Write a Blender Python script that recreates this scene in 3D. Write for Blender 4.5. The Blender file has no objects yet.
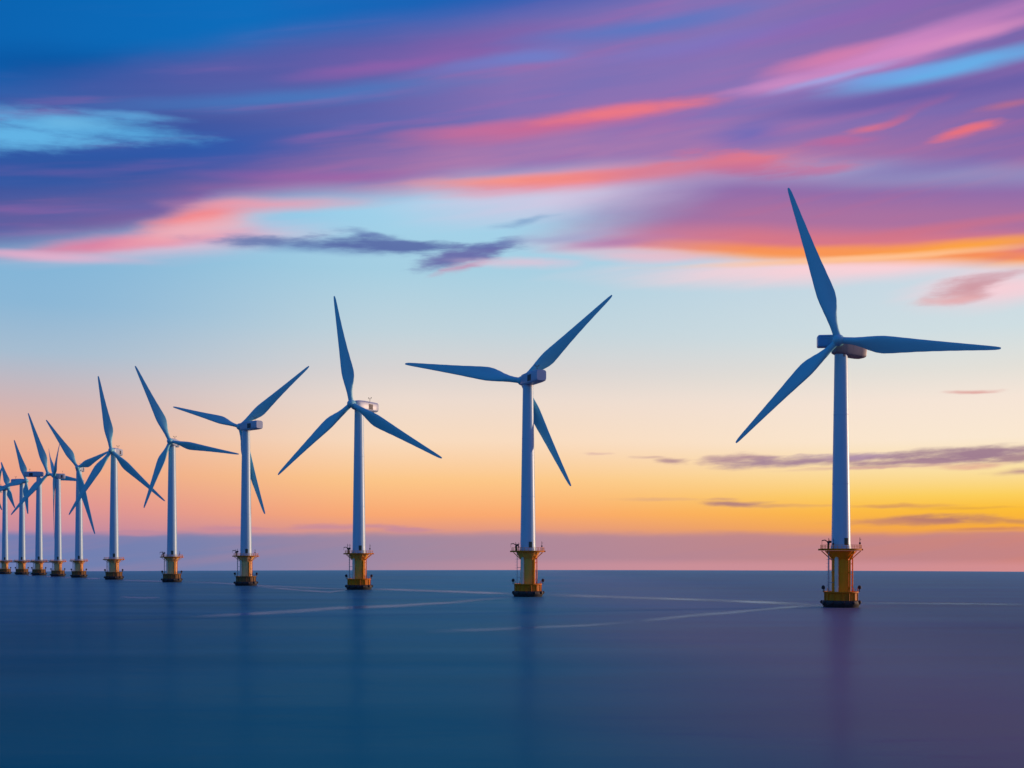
import bpy, bmesh, math, random
from mathutils import Vector, Matrix
R_ = math.radians
random.seed(4)
sc = bpy.context.scene
col = sc.collection

# ------------------------------------------------------------------ camera
F = 1200.0            # focal length in pixels of the 1024 px wide picture
CX, CY = 512.0, 551.0  # where the level view direction falls
EYE = 17.2            # metres above the sea
RSEA = F * F * EYE / (2 * 90.25)      # radius of the sea's curvature (dips the horizon)
cam_d = bpy.data.cameras.new('camera')
cam = bpy.data.objects.new('camera', cam_d)
col.objects.link(cam)
cam.location = (0, 0, EYE)
cam.rotation_euler = (R_(90), 0, 0)
cam_d.sensor_width = 36
cam_d.lens = 36 * F / 1024
cam_d.shift_y = (CY - 384) / 1024
cam_d.clip_start = 0.5
cam_d.clip_end = 30000
sc.camera = cam

# ------------------------------------------------------------------ view
sc.view_settings.view_transform = 'Standard'
sc.view_settings.look = 'None'
sc.view_settings.exposure = 0
sc.view_settings.gamma = 1
sc.view_settings.use_curve_mapping = False


def lin(c, a=1.0):
    out = []
    for v in c:
        v = v / 255.0
        out.append(v / 12.92 if v <= 0.04045 else ((v + 0.055) / 1.055) ** 2.4)
    return (*out, a)


# ------------------------------------------------------------------ sun
SUN_AZ, SUN_EL = 70.0, 4.0       # degrees right of the view direction, above the sea
sd = bpy.data.lights.new('sun', 'SUN')
sd.energy = 2.8
sd.angle = R_(0.6)
sd.color = (1.0, 0.66, 0.44)
sun = bpy.data.objects.new('sun', sd)
col.objects.link(sun)
to_sun = Vector((math.sin(R_(SUN_AZ)) * math.cos(R_(SUN_EL)), math.cos(R_(SUN_AZ)) * math.cos(R_(SUN_EL)), math.sin(R_(SUN_EL))))
sun.rotation_euler = to_sun.to_track_quat('Z', 'Y').to_euler()

# ------------------------------------------------------------------ sky
world = bpy.data.worlds.new('World')
sc.world = world
world.use_nodes = True
nt = world.node_tree
nt.nodes.clear()
NEW = nt.nodes.new
LK = nt.links.new


def val(x, sock):
    if isinstance(x, (int, float)):
        sock.default_value = x
    elif isinstance(x, (tuple, list)):
        sock.default_value = x
    else:
        LK(x, sock)


def M(op, a, b=0.0, c=None):
    n = NEW('ShaderNodeMath'); n.operation = op
    val(a, n.inputs[0]); val(b, n.inputs[1])
    if c is not None:
        val(c, n.inputs[2])
    return n.outputs[0]


def MR(x, a, b, c=0.0, d=1.0, smooth=True):
    n = NEW('ShaderNodeMapRange')
    n.interpolation_type = 'SMOOTHSTEP' if smooth else 'LINEAR'
    val(x, n.inputs[0]); val(a, n.inputs[1]); val(b, n.inputs[2]); val(c, n.inputs[3]); val(d, n.inputs[4])
    return n.outputs[0]


def MIX(f, a, b, mode='MIX'):
    n = NEW('ShaderNodeMix'); n.data_type = 'RGBA'; n.blend_type = mode
    val(f, n.inputs['Factor']); val(a, n.inputs[6]); val(b, n.inputs[7])
    return n.outputs[2]


def NOISE(vec, scale, detail=3.0, rough=0.5, dist=0.0, out=0):
    n = NEW('ShaderNodeTexNoise'); n.noise_dimensions = '3D'
    LK(vec, n.inputs['Vector'])
    n.inputs['Scale'].default_value = scale
    n.inputs['Detail'].default_value = detail
    n.inputs['Roughness'].default_value = rough
    n.inputs['Distortion'].default_value = dist
    return n.outputs[out]


def RAMP(x, stops, interp='LINEAR'):
    n = NEW('ShaderNodeValToRGB'); cr = n.color_ramp
    cr.interpolation = interp
    cr.elements[0].position, cr.elements[0].color = stops[0]
    cr.elements[1].position, cr.elements[1].color = stops[-1]
    for p, c in stops[1:-1]:
        e = cr.elements.new(p); e.color = c
    LK(x, n.inputs[0])
    return n.outputs[0]


def COMB(x, y, z=0.0):
    n = NEW('ShaderNodeCombineXYZ')
    val(x, n.inputs[0]); val(y, n.inputs[1]); val(z, n.inputs[2])
    return n.outputs[0]


def sky_uv(px, py):
    """direction seen at a photo point -> azimuth and elevation, both times F"""
    x, y, z = (px - CX) / F, 1.0, (CY - py) / F
    l = math.sqrt(x * x + y * y + z * z)
    return math.atan2(x, y) * F, math.asin(z / l) * F


tc = NEW('ShaderNodeTexCoord')
nrm = NEW('ShaderNodeVectorMath'); nrm.operation = 'NORMALIZE'
LK(tc.outputs['Generated'], nrm.inputs[0])
sep = NEW('ShaderNodeSeparateXYZ'); LK(nrm.outputs[0], sep.inputs[0])
U0 = M('MULTIPLY', M('ARCTAN2', sep.outputs[0], sep.outputs[1]), F)      # azimuth
V0 = M('MULTIPLY', M('ARCSINE', sep.outputs[2]), F)                      # elevation
UV0 = COMB(U0, V0)


def MAPV(vec, loc=(0, 0, 0), rot=0.0, scale=(1, 1, 1), typ='TEXTURE'):
    n = NEW('ShaderNodeMapping'); n.vector_type = typ
    LK(vec, n.inputs['Vector'])
    n.inputs['Location'].default_value = loc
    n.inputs['Rotation'].default_value = (0, 0, rot)
    n.inputs['Scale'].default_value = scale
    return n.outputs[0]


# wind-drawn noise: stretched along a slightly rising direction
streak_vec = MAPV(UV0, (0, 0, 0), R_(7), (330, 34, 1))
flat_vec = MAPV(UV0, (70, 0, 0), R_(2), (90, 26, 1))
n_big = NOISE(MAPV(UV0, (40, 90, 0), R_(6), (260, 80, 1)), 1.0, 2.0, 0.5, 0.0, 1)
n_fine = NOISE(flat_vec, 1.0, 4.0, 0.55, 0.0, 1)
n_str = NOISE(streak_vec, 1.0, 4.0, 0.55)
n_rag = NOISE(MAPV(UV0, (300, 500, 0), R_(3), (46, 8, 1)), 1.0, 5.0, 0.6)
n_str2 = NOISE(MAPV(UV0, (900, 300, 0), R_(8), (200, 16, 1)), 1.0, 3.0, 0.5)


def WARP(base, ncol, ax, ay):
    s = NEW('ShaderNodeVectorMath'); s.operation = 'SUBTRACT'
    LK(ncol, s.inputs[0]); s.inputs[1].default_value = (0.5, 0.5, 0.5)
    m = NEW('ShaderNodeVectorMath'); m.operation = 'MULTIPLY_ADD'
    LK(s.outputs[0], m.inputs[0]); m.inputs[1].default_value = (ax, ay, 0); LK(base, m.inputs[2])
    return m.outputs[0]


W1 = WARP(WARP(UV0, n_big, 64, 7), n_fine, 44, 4)     # soft wide wisps
W2 = WARP(UV0, n_fine, 90, 13)                           # small ragged clouds
sW = NEW('ShaderNodeSeparateXYZ'); LK(W1, sW.inputs[0])
U, V = sW.outputs[0], sW.outputs[1]

# --- clear sky: colour by elevation, three columns of azimuth
VMIN, VMAX = -60.0, 1000.0


def column(x, pts):
    st = []
    for py, c in pts:
        v = sky_uv(x, py)[1] if py > -300 else 551 - py
        st.append(((v - VMIN) / (VMAX - VMIN), lin(c)))
    st.sort(key=lambda s: s[0])
    return RAMP(T, st)


T = M('DIVIDE', M('SUBTRACT', V0, VMIN), VMAX - VMIN)
HIGH = [(0, (4, 98, 182)), (-200, (6, 70, 150)), (-440, (10, 50, 120))]
SKY_L = [(600, (95, 118, 170)), (570, (100, 128, 180)), (541, (128, 122, 176)), (530, (196, 138, 160)), (505, (222, 148, 148)),
         (470, (236, 166, 138)), (440, (232, 176, 152)), (400, (208, 180, 180)), (350, (166, 188, 208)),
         (300, (138, 182, 214)), (250, (128, 180, 216)), (200, (110, 178, 224)), (100, (60, 150, 212))] + HIGH
SKY_C = [(600, (160, 132, 168)), (570, (164, 136, 170)), (541, (168, 136, 162)), (530, (226, 152, 130)), (515, (250, 168, 112)),
         (480, (252, 198, 136)), (440, (248, 218, 190)), (400, (236, 218, 206)), (370, (216, 211, 210)), (330, (192, 211, 220)),
         (270, (166, 207, 226)), (200, (160, 210, 236)), (100, (80, 165, 222))] + HIGH
SKY_R = [(600, (186, 122, 140)), (570, (192, 126, 140)), (541, (206, 132, 122)), (530, (246, 166, 62)), (510, (251, 188, 54)),
         (495, (251, 207, 92)), (470, (250, 223, 162)), (440, (250, 231, 208)), (400, (245, 228, 214)), (370, (226, 223, 216)),
         (330, (206, 221, 226)), (270, (200, 216, 228)), (200, (150, 200, 235)), (100, (95, 170, 226))] + HIGH
wl = MR(U0, sky_uv(0, 551)[0], sky_uv(430, 551)[0], 0, 1, True)
wr = MR(U0, sky_uv(430, 551)[0], sky_uv(1020, 551)[0], 0, 1, True)
clear = MIX(wr, MIX(wl, column(0, SKY_L), column(430, SKY_C)), column(930, SKY_R))
c = clear


def over(c, colr, alpha):
    return MIX(alpha, c, lin(colr) if isinstance(colr, tuple) and max(colr) > 1.5 else colr)


_tick = [0, {}]


def later(vec, c):
    """the same coordinates, made to wait for the colour so far: keeps the shader's stack small"""
    _tick[0] += 1
    if _tick[0] % 8 == 0:
        _tick[1].clear()
    key = (vec.node.name, vec.name)
    if key not in _tick[1]:
        m = NEW('ShaderNodeVectorMath'); m.operation = 'MULTIPLY_ADD'
        LK(c, m.inputs[0]); m.inputs[1].default_value = (1e-6, 1e-6, 0); LK(vec, m.inputs[2])
        _tick[1][key] = m.outputs[0]
    return _tick[1][key]


def wisp(c, x, y, a, b, ang, colr, op, vec=None, hard=0.0, rag=0.0):
    """one wisp of cloud: soft ellipse at a sky direction, half-sizes a and b, rising by ang degrees"""
    u, v = sky_uv(x, y)
    p = MAPV(later(vec if vec is not None else W1, c), (u, v, 0), R_(ang), (a, b, 1))
    n = NEW('ShaderNodeVectorMath'); n.operation = 'LENGTH'; LK(p, n.inputs[0])
    l = n.outputs['Value']
    low = vec is W2
    l = M('ADD', l, M('MULTIPLY', M('SUBTRACT', n_rag if low or rag else n_str2, 0.5), 1.5 * rag + 0.5 if low else rag + 0.55))
    return over(c, colr, MR(l, 1.0, hard, 0.0, op))


def edge_curve(pts, lo=-1000, hi=1000):
    """elevation of a cloud edge as a function of azimuth"""
    n = NEW('ShaderNodeFloatCurve')
    cv = n.mapping.curves[0]
    q = []
    for x, y in pts:
        u, v = sky_uv(x, y)
        q.append(((u - lo) / (hi - lo), v / 1000))
    cv.points[0].location = (0.0, q[0][1]); cv.points[1].location = (1.0, q[-1][1])
    for p in q:
        cv.points.new(*p)
    for p in cv.points:
        p.handle_type = 'AUTO_CLAMPED'
    n.mapping.update()
    LK(M('DIVIDE', M('SUBTRACT', U, lo), hi - lo), n.inputs['Value'])
    return M('MULTIPLY', n.outputs[0], 1000.0)


# --- main cloud deck
E1 = edge_curve([(-150, 262), (0, 253), (100, 246), (170, 232), (220, 213), (290, 204), (380, 200), (450, 191), (540, 184),
                 (620, 180), (700, 178), (850, 176), (1100, 176)])
d1 = M('SUBTRACT', M('MULTIPLY_ADD', V, 0.6, M('MULTIPLY', V0, 0.4)), E1)                      # height above the deck's lower edge
deck_r = RAMP(MR(U0, -520, 520, 0, 1, False), [(0, lin((48, 82, 156))), (0.2, lin((68, 86, 158))), (0.36, lin((96, 96, 168))),
                                            (0.5, lin((136, 112, 178))), (0.7, lin((140, 114, 180))), (1.0, lin((126, 98, 166)))])
deck_low = RAMP(MR(U0, -520, 520, 0, 1, False), [(0, lin((106, 92, 150))), (0.25, lin((138, 100, 162))), (0.45, lin((180, 124, 172))),
                                              (0.6, lin((172, 122, 174))), (1.0, lin((166, 106, 158)))])
deck = MIX(MR(M('ADD', d1, M('MULTIPLY', M('SUBTRACT', n_str, 0.5), 60)), 5, 70), deck_low, deck_r)
deck = MIX(MR(n_str, 0.35, 0.75, 0, 0.35), deck, lin((84, 110, 186)))
deck = MIX(MR(n_str2, 0.5, 0.8, 0, 0.35), deck, lin((176, 104, 168)))
c = wisp(c, 640, 190, 330, 36, 3, (225, 196, 222), 0.75)           # pale pink veil under the deck
c = wisp(c, 180, 243, 200, 22, 8, (232, 186, 206), 0.8)
c = over(c, deck, MR(d1, -9, 24))
# --- upper blue and the bands through it
E0 = edge_curve([(-150, 108), (0, 88), (100, 74), (200, 58), (330, 40), (450, 26), (560, 8), (680, -20), (780, -120), (900, -420), (1100, -440)])
d0 = M('SUBTRACT', V, E0)
top_blue = RAMP(MR(U0, -520, 520, 0, 1, False), [(0, lin((0, 98, 176))), (0.25, lin((0, 108, 188))), (0.5, lin((20, 92, 178))), (1.0, lin((60, 96, 176)))])
c = over(c, top_blue, MR(d0, -22, 26, 0, 0.97))
c = wisp(c, 60, 66, 170, 28, 6, (2, 80, 158), 0.7)
c = wisp(c, 60, 164, 240, 36, 4, (36, 84, 162), 0.75)
c = wisp(c, 215, 150, 160, 34, 6, (36, 88, 172), 0.75)
c = wisp(c, 300, 62, 330, 26, 9, (88, 92, 168), 0.8)
c = wisp(c, 470, 48, 220, 22, 8, (128, 94, 168), 0.75)
c = wisp(c, 300, 96, 300, 13, 7, (66, 128, 198), 0.6)
c = wisp(c, 500, 62, 120, 10, 8, (110, 124, 200), 0.7)
c = wisp(c, 70, 124, 150, 15, 0, (88, 172, 226), 0.85, None, 0.1, 0.4)
c = wisp(c, 20, 136, 120, 17, 6, (98, 178, 228), 1.0, None, 0.15, 0.4)
c = wisp(c, 70, 122, 70, 10, 3, (114, 186, 228), 0.6)
c = wisp(c, 125, 115, 70, 6, 1, (96, 172, 226), 0.7, None, 0, 0.3)
c = wisp(c, 640, 26, 190, 12, 5, (84, 120, 196), 0.75)
c = wisp(c, 720, 40, 190, 11, 5, (122, 120, 198), 0.6)
c = wisp(c, 545, 58, 60, 9, 2, (108, 128, 204), 0.6)
c = wisp(c, 860, 14, 260, 14, 6, (140, 100, 176), 0.6)
c = wisp(c, 395, 66, 150, 9, 8, (150, 96, 170), 0.6)
# pink and blue bands at upper right
c = wisp(c, 900, 50, 215, 20, 9, (212, 136, 194), 0.95)
c = wisp(c, 830, 56, 90, 10, 8, (214, 124, 170), 0.75)
c = wisp(c, 790, 82, 100, 9, 6, (206, 140, 196), 0.8)
c = wisp(c, 980, 34, 90, 8, 6, (224, 146, 194), 0.7)
c = wisp(c, 960, 66, 150, 12, 5, (104, 172, 230), 1.0, None, 0.1)
c = wisp(c, 890, 75, 90, 7, 4, (112, 166, 230), 0.8)
c = wisp(c, 830, 78, 90, 6, 8, (150, 170, 232), 0.7)
c = wisp(c, 930, 94, 240, 14, 2, (98, 92, 168), 0.85)
c = wisp(c, 745, 135, 70, 16, 3, (92, 104, 186), 0.7)
c = wisp(c, 940, 165, 120, 12, 2, (116, 104, 176), 0.5)
# coral streaks
c = wisp(c, 570, 124, 185, 16, 7, (206, 104, 146), 0.85)
c = wisp(c, 618, 113, 120, 10, 5, (240, 120, 130), 0.9, None, 0.0, 0.2)
c = wisp(c, 470, 130, 110, 8, 5, (208, 108, 150), 0.6)
c = wisp(c, 600, 178, 300, 15, 3, (236, 134, 150), 0.9)
c = wisp(c, 545, 180, 160, 8, 2, (250, 146, 128), 0.95, None, 0.0)
c = wisp(c, 735, 164, 90, 15, -4, (226, 114, 134), 0.9, None, 0.2, 0.5)
c = wisp(c, 640, 172, 200, 8, 4, (232, 126, 136), 0.7, None, 0.0, 0.3)
c = wisp(c, 810, 170, 80, 8, 3, (222, 112, 142), 0.7, None, 0.1, 0.5)
c = wisp(c, 850, 140, 46, 8, 2, (186, 104, 156), 0.8, None, 0.0, 0.4)
c = wisp(c, 872, 127, 30, 5, 6, (214, 112, 142), 0.85, None, 0.0, 0.3)
c = wisp(c, 896, 121, 30, 5, 14, (196, 106, 148), 0.7, None, 0.0, 0.3)
c = wisp(c, 925, 106, 46, 7, 16, (156, 98, 158), 0.5)
c = wisp(c, 976, 129, 42, 7, 7, (232, 112, 126), 0.95, None, 0.15, 0.3)
c = wisp(c, 1016, 104, 40, 5, 1, (186, 108, 140), 0.7)
# glowing lower rim at left
c = wisp(c, 130, 243, 160, 12, 9, (226, 118, 152), 0.8)
c = wisp(c, 205, 217, 84, 18, 18, (250, 134, 134), 0.9)
c = wisp(c, 270, 204, 130, 10, 4, (240, 156, 172), 0.75)
c = wisp(c, 200, 230, 100, 13, 14, (244, 178, 186), 0.75)
c = wisp(c, 330, 176, 170, 8, 2, (160, 96, 166), 0.5)
c = wisp(c, 40, 255, 130, 7, 1, (232, 176, 204), 0.75)
# --- second, lower bank of the deck at right
E2 = edge_curve([(400, 243), (560, 248), (650, 252), (740, 258), (820, 261), (920, 262), (1024, 264), (1150, 266)])
d2 = M('SUBTRACT', M('MULTIPLY', M('ADD', V, V0), 0.5), E2)
reach = MR(M('MULTIPLY_ADD', d2, -1.6, U), -40, 130)
bank = RAMP(MR(d2, 0, 90, 0, 1, False), [(0.0, lin((250, 168, 92))), (0.09, lin((246, 142, 88))), (0.2, lin((214, 118, 136))), (0.42, lin((170, 112, 160))),
                                     (0.75, lin((144, 108, 170))), (1.0, lin((140, 110, 174)))], 'EASE')
bank_l = RAMP(MR(d2, 0, 80, 0, 1, False), [(0.0, lin((238, 170, 190))), (0.12, lin((190, 134, 176))), (0.4, lin((140, 116, 174))), (1.0, lin((104, 104, 180)))], 'EASE')
bank = MIX(MR(U, 60, 250), bank_l, bank)
bank = MIX(MR(n_str2, 0.5, 0.8, 0, 0.3), bank, lin((196, 102, 140)))
c = wisp(c, 860, 266, 330, 22, 0, (252, 208, 214), 0.95)
c = over(c, bank, M('MULTIPLY', M('MULTIPLY', reach, MR(d2, -7, 7)), MR(d2, 100, 60)))
c = wisp(c, 960, 246, 170, 9, 1, (253, 166, 58), 0.95)
c = wisp(c, 840, 250, 190, 8, -1, (250, 152, 80), 0.7)
c = wisp(c, 960, 225, 150, 8, 3, (214, 112, 128), 0.5)
c = wisp(c, 860, 258, 250, 5, 0, (255, 196, 150), 0.85)
c = wisp(c, 610, 243, 90, 8, 5, (176, 120, 172), 0.7)
c = wisp(c, 640, 256, 120, 9, -3, (240, 186, 200), 0.7)
# --- small grey-violet clouds under the gap
c = wisp(c, 310, 246, 150, 10, 0, (110, 142, 190), 0.7, W2)
c = wisp(c, 270, 241, 80, 8, 2, (96, 116, 172), 0.8, W2, 0.1, 0.5)
c = wisp(c, 400, 245, 130, 10, -1, (88, 106, 166), 0.95, W2, 0.2, 0.5)
c = wisp(c, 365, 235, 50, 6, -6, (100, 122, 178), 0.7, W2, 0.0, 0.6)
c = wisp(c, 456, 256, 60, 13, 13, (104, 106, 168), 0.95, W2, 0.2, 0.4)
c = wisp(c, 490, 242, 44, 6, 6, (96, 110, 172), 0.8, W2, 0.0, 0.4)
c = wisp(c, 462, 266, 46, 6, 13, (196, 138, 174), 0.8, W2, 0.0, 0.4)
c = wisp(c, 520, 262, 90, 7, -2, (226, 194, 214), 0.7, W2)
c = wisp(c, 528, 221, 44, 6, 8, (128, 164, 204), 0.75, W2, 0.0, 0.4)
c = wisp(c, 560, 238, 90, 8, 3, (160, 162, 202), 0.6, W2)
# pink puff at right
c = wisp(c, 1000, 288, 120, 24, 3, (250, 206, 214), 0.9)
c = wisp(c, 965, 288, 52, 13, 12, (204, 146, 156), 0.9, W2, 0.1, 0.3)
c = wisp(c, 990, 278, 40, 8, 6, (206, 160, 172), 0.7, W2)
c = wisp(c, 940, 298, 40, 6, 4, (232, 176, 178), 0.7, W2)
c = wisp(c, 975, 392, 28, 3, -2, (222, 164, 158), 0.9, W2)
# low bars of cloud over the horizon
GR = (162, 128, 150)
c = wisp(c, 676, 461, 30, 4.5, 0, (178, 140, 146), 0.9, W2, 0.1, 0.4)
c = wisp(c, 738, 459, 38, 7, 0, (172, 134, 150), 0.9, W2, 0.1, 0.5)
c = wisp(c, 800, 461, 90, 8, 3, GR, 0.95, W2, 0.15, 0.5)
c = wisp(c, 850, 456, 90, 5, 0, (172, 140, 168), 0.9, W2, 0.0, 0.5)
c = wisp(c, 905, 462, 110, 7, 1, (164, 126, 146), 0.95, W2, 0.15, 0.6)
c = wisp(c, 985, 452, 110, 8, 1, (154, 118, 142), 0.95, W2, 0.15, 0.5)
c = wisp(c, 1040, 458, 80, 6, 1, (160, 122, 140), 0.9, W2, 0.1, 0.5)
c = wisp(c, 870, 468, 110, 3, 1, (206, 160, 154), 0.8, W2)
c = wisp(c, 960, 466, 60, 4, 3, (222, 164, 148), 0.7, W2)
c = wisp(c, 1014, 470, 40, 3.5, 1, (176, 130, 140), 0.85, W2)
c = wisp(c, 648, 458, 30, 2.5, 0, (206, 168, 158), 0.7, W2)
c = wisp(c, 735, 503, 66, 5, -1, (178, 128, 124), 0.95, W2, 0.1, 0.3)
c = wisp(c, 790, 506, 60, 2.5, -1, (214, 158, 110), 0.7, W2)
c = wisp(c, 720, 498, 30, 2.5, 0, (206, 152, 124), 0.7, W2)
c = wisp(c, 650, 499, 60, 3, 0, (224, 170, 128), 0.65, W2)
c = wisp(c, 940, 520, 80, 6, 0, (176, 116, 112), 0.95, W2, 0.1, 0.4)
c = wisp(c, 890, 522, 90, 4, 0, (206, 138, 104), 0.8, W2, 0.0, 0.4)
c = wisp(c, 1010, 522, 50, 4, 0, (204, 140, 92), 0.8, W2, 0.0, 0.4)
c = wisp(c, 985, 530, 60, 3, 0, (206, 132, 96), 0.75, W2)
c = wisp(c, 900, 507, 70, 3, 0, (212, 150, 96), 0.8, W2)
c = wisp(c, 970, 509, 60, 2.5, 0, (222, 162, 72), 0.6, W2)
c = wisp(c, 598, 455, 14, 2, 0, (222, 184, 170), 0.8, W2)
# --- bank of mist lying on the horizon
mist = RAMP(MR(U0, -520, 520, 0, 1, False), [(0, lin((104, 124, 178))), (0.2, lin((116, 129, 174))), (0.4, lin((158, 136, 160))), (0.6, lin((182, 136, 148))), (0.8, lin((194, 133, 134))), (1.0, lin((206, 131, 122)))])
sW2 = NEW('ShaderNodeSeparateXYZ'); LK(W2, sW2.inputs[0])
mv = sW2.outputs[1]
mist = MIX(MR(n_str2, 0.4, 0.7, 0, 0.3), mist, lin((176, 132, 150)))
c = over(c, mist, MR(mv, 21, 13, 0, 0.85))
c = over(c, (222, 152, 160), M('MULTIPLY', MR(U0, -260, 200, 0, 0.45), M('MULTIPLY', MR(V0, -6, -15), MR(V0, -24, -18))))
for x, y, a, b in ((205, 529, 40, 4), (240, 527, 60, 4), (320, 527, 34, 5), (370, 528, 60, 4), (410, 530, 40, 4), (130, 533, 60, 3)):
    c = wisp(c, x, y, a, b, 0, (196, 138, 156), 0.75, W2, 0.1, 0.5)

# --- the rest of the dome: sun side warm, the side behind the viewer deep clear blue
az = M('ABSOLUTE', U0)
back_col = RAMP(T, [(0.0, lin((128, 112, 146))), (0.06, lin((134, 132, 170))), (0.2, lin((80, 144, 204))), (0.6, lin((10, 112, 190))), (1.0, lin((6, 84, 160)))])
side_col = RAMP(T, [(0.0, lin((200, 130, 120))), (0.06, lin((255, 190, 110))), (0.2, lin((252, 214, 176))), (0.5, lin((206, 140, 170))), (1.0, lin((150, 96, 164)))])
c = MIX(MR(U0, 620, 1100), c, side_col)
wback = M('MAXIMUM', MR(U0, 1700, 2500), MR(U0, -620, -1300))
c = MIX(wback, c, back_col)
ovh = MR(V0, 640, 1250)
c = MIX(ovh, c, MIX(MR(U0, -100, 700), lin((8, 84, 160)), lin((150, 92, 156))))

nish = NEW('ShaderNodeTexSky'); nish.sky_type = 'NISHITA'
nish.sun_disc = False
nish.sun_elevation = R_(SUN_EL)
nish.sun_rotation = R_(SUN_AZ)
bgA = NEW('ShaderNodeBackground'); LK(nish.outputs[0], bgA.inputs[0]); bgA.inputs[1].default_value = 0.05
bgB = NEW('ShaderNodeBackground'); LK(c, bgB.inputs[0]); bgB.inputs[1].default_value = 1.06
mx = NEW('ShaderNodeMixShader'); mx.inputs[0].default_value = 0.94
LK(bgA.outputs[0], mx.inputs[1]); LK(bgB.outputs[0], mx.inputs[2])
wo = NEW('ShaderNodeOutputWorld'); LK(mx.outputs[0], wo.inputs[0])
world.cycles.sampling_method = 'MANUAL'
world.cycles.sample_map_resolution = 512


# ------------------------------------------------------------------ materials
def material(name, base, rough=0.5, metal=0.0, var=None, vscale=0.3, stretch=(1, 1, 0.15), amt=0.5, spec=0.5):
    m = bpy.data.materials.new(name); m.use_nodes = True
    t = m.node_tree; b = t.nodes['Principled BSDF']
    b.inputs['Base Color'].default_value = (*base, 1)
    b.inputs['Roughness'].default_value = rough
    b.inputs['Metallic'].default_value = metal
    b.inputs['Specular IOR Level'].default_value = spec
    if var:
        g = t.nodes.new('ShaderNodeTexCoord')
        mp = t.nodes.new('ShaderNodeMapping'); mp.inputs['Scale'].default_value = stretch
        t.links.new(g.outputs['Object'], mp.inputs[0])
        n = t.nodes.new('ShaderNodeTexNoise'); n.inputs['Scale'].default_value = vscale; n.inputs['Detail'].default_value = 6
        n.inputs['Roughness'].default_value = 0.65
        t.links.new(mp.outputs[0], n.inputs['Vector'])
        r = t.nodes.new('ShaderNodeMapRange'); r.interpolation_type = 'SMOOTHSTEP'
        r.inputs[1].default_value = 0.42; r.inputs[2].default_value = 0.75; r.inputs[3].default_value = 0; r.inputs[4].default_value = amt
        t.links.new(n.outputs[0], r.inputs[0])
        x = t.nodes.new('ShaderNodeMix'); x.data_type = 'RGBA'
        t.links.new(r.outputs[0], x.inputs['Factor'])
        x.inputs[6].default_value = (*base, 1); x.inputs[7].default_value = (*var, 1)
        t.links.new(x.outputs[2], b.inputs['Base Color'])
    return m


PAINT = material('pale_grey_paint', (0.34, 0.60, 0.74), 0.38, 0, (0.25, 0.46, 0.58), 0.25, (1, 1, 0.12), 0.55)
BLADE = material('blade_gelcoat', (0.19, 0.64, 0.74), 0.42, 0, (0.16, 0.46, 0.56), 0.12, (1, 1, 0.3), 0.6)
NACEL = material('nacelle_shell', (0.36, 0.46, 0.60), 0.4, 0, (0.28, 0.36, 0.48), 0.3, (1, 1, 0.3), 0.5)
YELLOW = material('yellow_marine_paint', (0.97, 0.31, 0.008), 0.5, 0, (0.66, 0.16, 0.006), 0.5, (1, 1, 0.2), 0.6, 0.12)
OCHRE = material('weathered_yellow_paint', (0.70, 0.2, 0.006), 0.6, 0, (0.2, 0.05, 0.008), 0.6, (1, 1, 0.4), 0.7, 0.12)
STEEL = material('galvanised_steel', (0.5, 0.5, 0.5), 0.45, 0.3, (0.3, 0.25, 0.2), 0.6, (1, 1, 0.3), 0.6)
DARK = material('black_rubber', (0.018, 0.017, 0.02), 0.7, 0, (0.04, 0.035, 0.03), 0.8, (1, 1, 1), 0.7)
DOORP = material('dark_green_paint', (0.02, 0.06, 0.045), 0.4, 0, (0.01, 0.03, 0.03), 0.8, (1, 1, 1), 0.5)
VENT = material('dark_louvre', (0.06, 0.06, 0.075), 0.5, 0, (0.03, 0.03, 0.035), 2.0, (1, 1, 8), 0.7)
CREAM = material('cream_pipe_coating', (0.78, 0.68, 0.52), 0.45, 0, (0.6, 0.48, 0.32), 0.4, (1, 1, 0.2), 0.6)
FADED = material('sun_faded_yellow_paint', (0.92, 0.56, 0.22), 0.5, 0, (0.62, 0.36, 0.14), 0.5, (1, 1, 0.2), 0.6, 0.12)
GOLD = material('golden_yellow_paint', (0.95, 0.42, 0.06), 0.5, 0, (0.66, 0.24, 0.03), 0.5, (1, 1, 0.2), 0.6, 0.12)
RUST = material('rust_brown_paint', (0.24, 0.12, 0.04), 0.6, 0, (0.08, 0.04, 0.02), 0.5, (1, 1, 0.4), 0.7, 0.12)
RUSSET = material('dusk_shaded_shell', (0.26, 0.20, 0.23), 0.5, 0, (0.16, 0.11, 0.12), 0.3, (1, 1, 0.3), 0.6)  # darker nacelle shell copy; dim pinkish sunlight painted into its colour
BLUEP = material('blue_grey_panel', (0.10, 0.40, 0.66), 0.4, 0, (0.2, 0.3, 0.42), 0.5, (1, 1, 1), 0.5)


# ------------------------------------------------------------------ mesh helpers
def finish(name, bm, mat, smooth=35):
    bmesh.ops.recalc_face_normals(bm, faces=bm.faces[:])
    me = bpy.data.meshes.new(name)
    bm.to_mesh(me); bm.free()
    me.materials.append(mat)
    if smooth:
        for p in me.polygons:
            p.use_smooth = True
        try:
            me.set_sharp_from_angle(angle=R_(smooth))
        except Exception:
            pass
    return me


def lathe(bm, prof, seg=40, cx=0, cy=0, cap=True):
    rings = []
    for r, z in prof:
        rings.append([bm.verts.new((cx + r * math.cos(2 * math.pi * k / seg), cy + r * math.sin(2 * math.pi * k / seg), z)) for k in range(seg)])
    for a, b in zip(rings, rings[1:]):
        for k in range(seg):
            bm.faces.new((a[k], a[(k + 1) % seg], b[(k + 1) % seg], b[k]))
    if cap:
        bm.faces.new(rings[0][::-1]); bm.faces.new(rings[-1])


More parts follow.
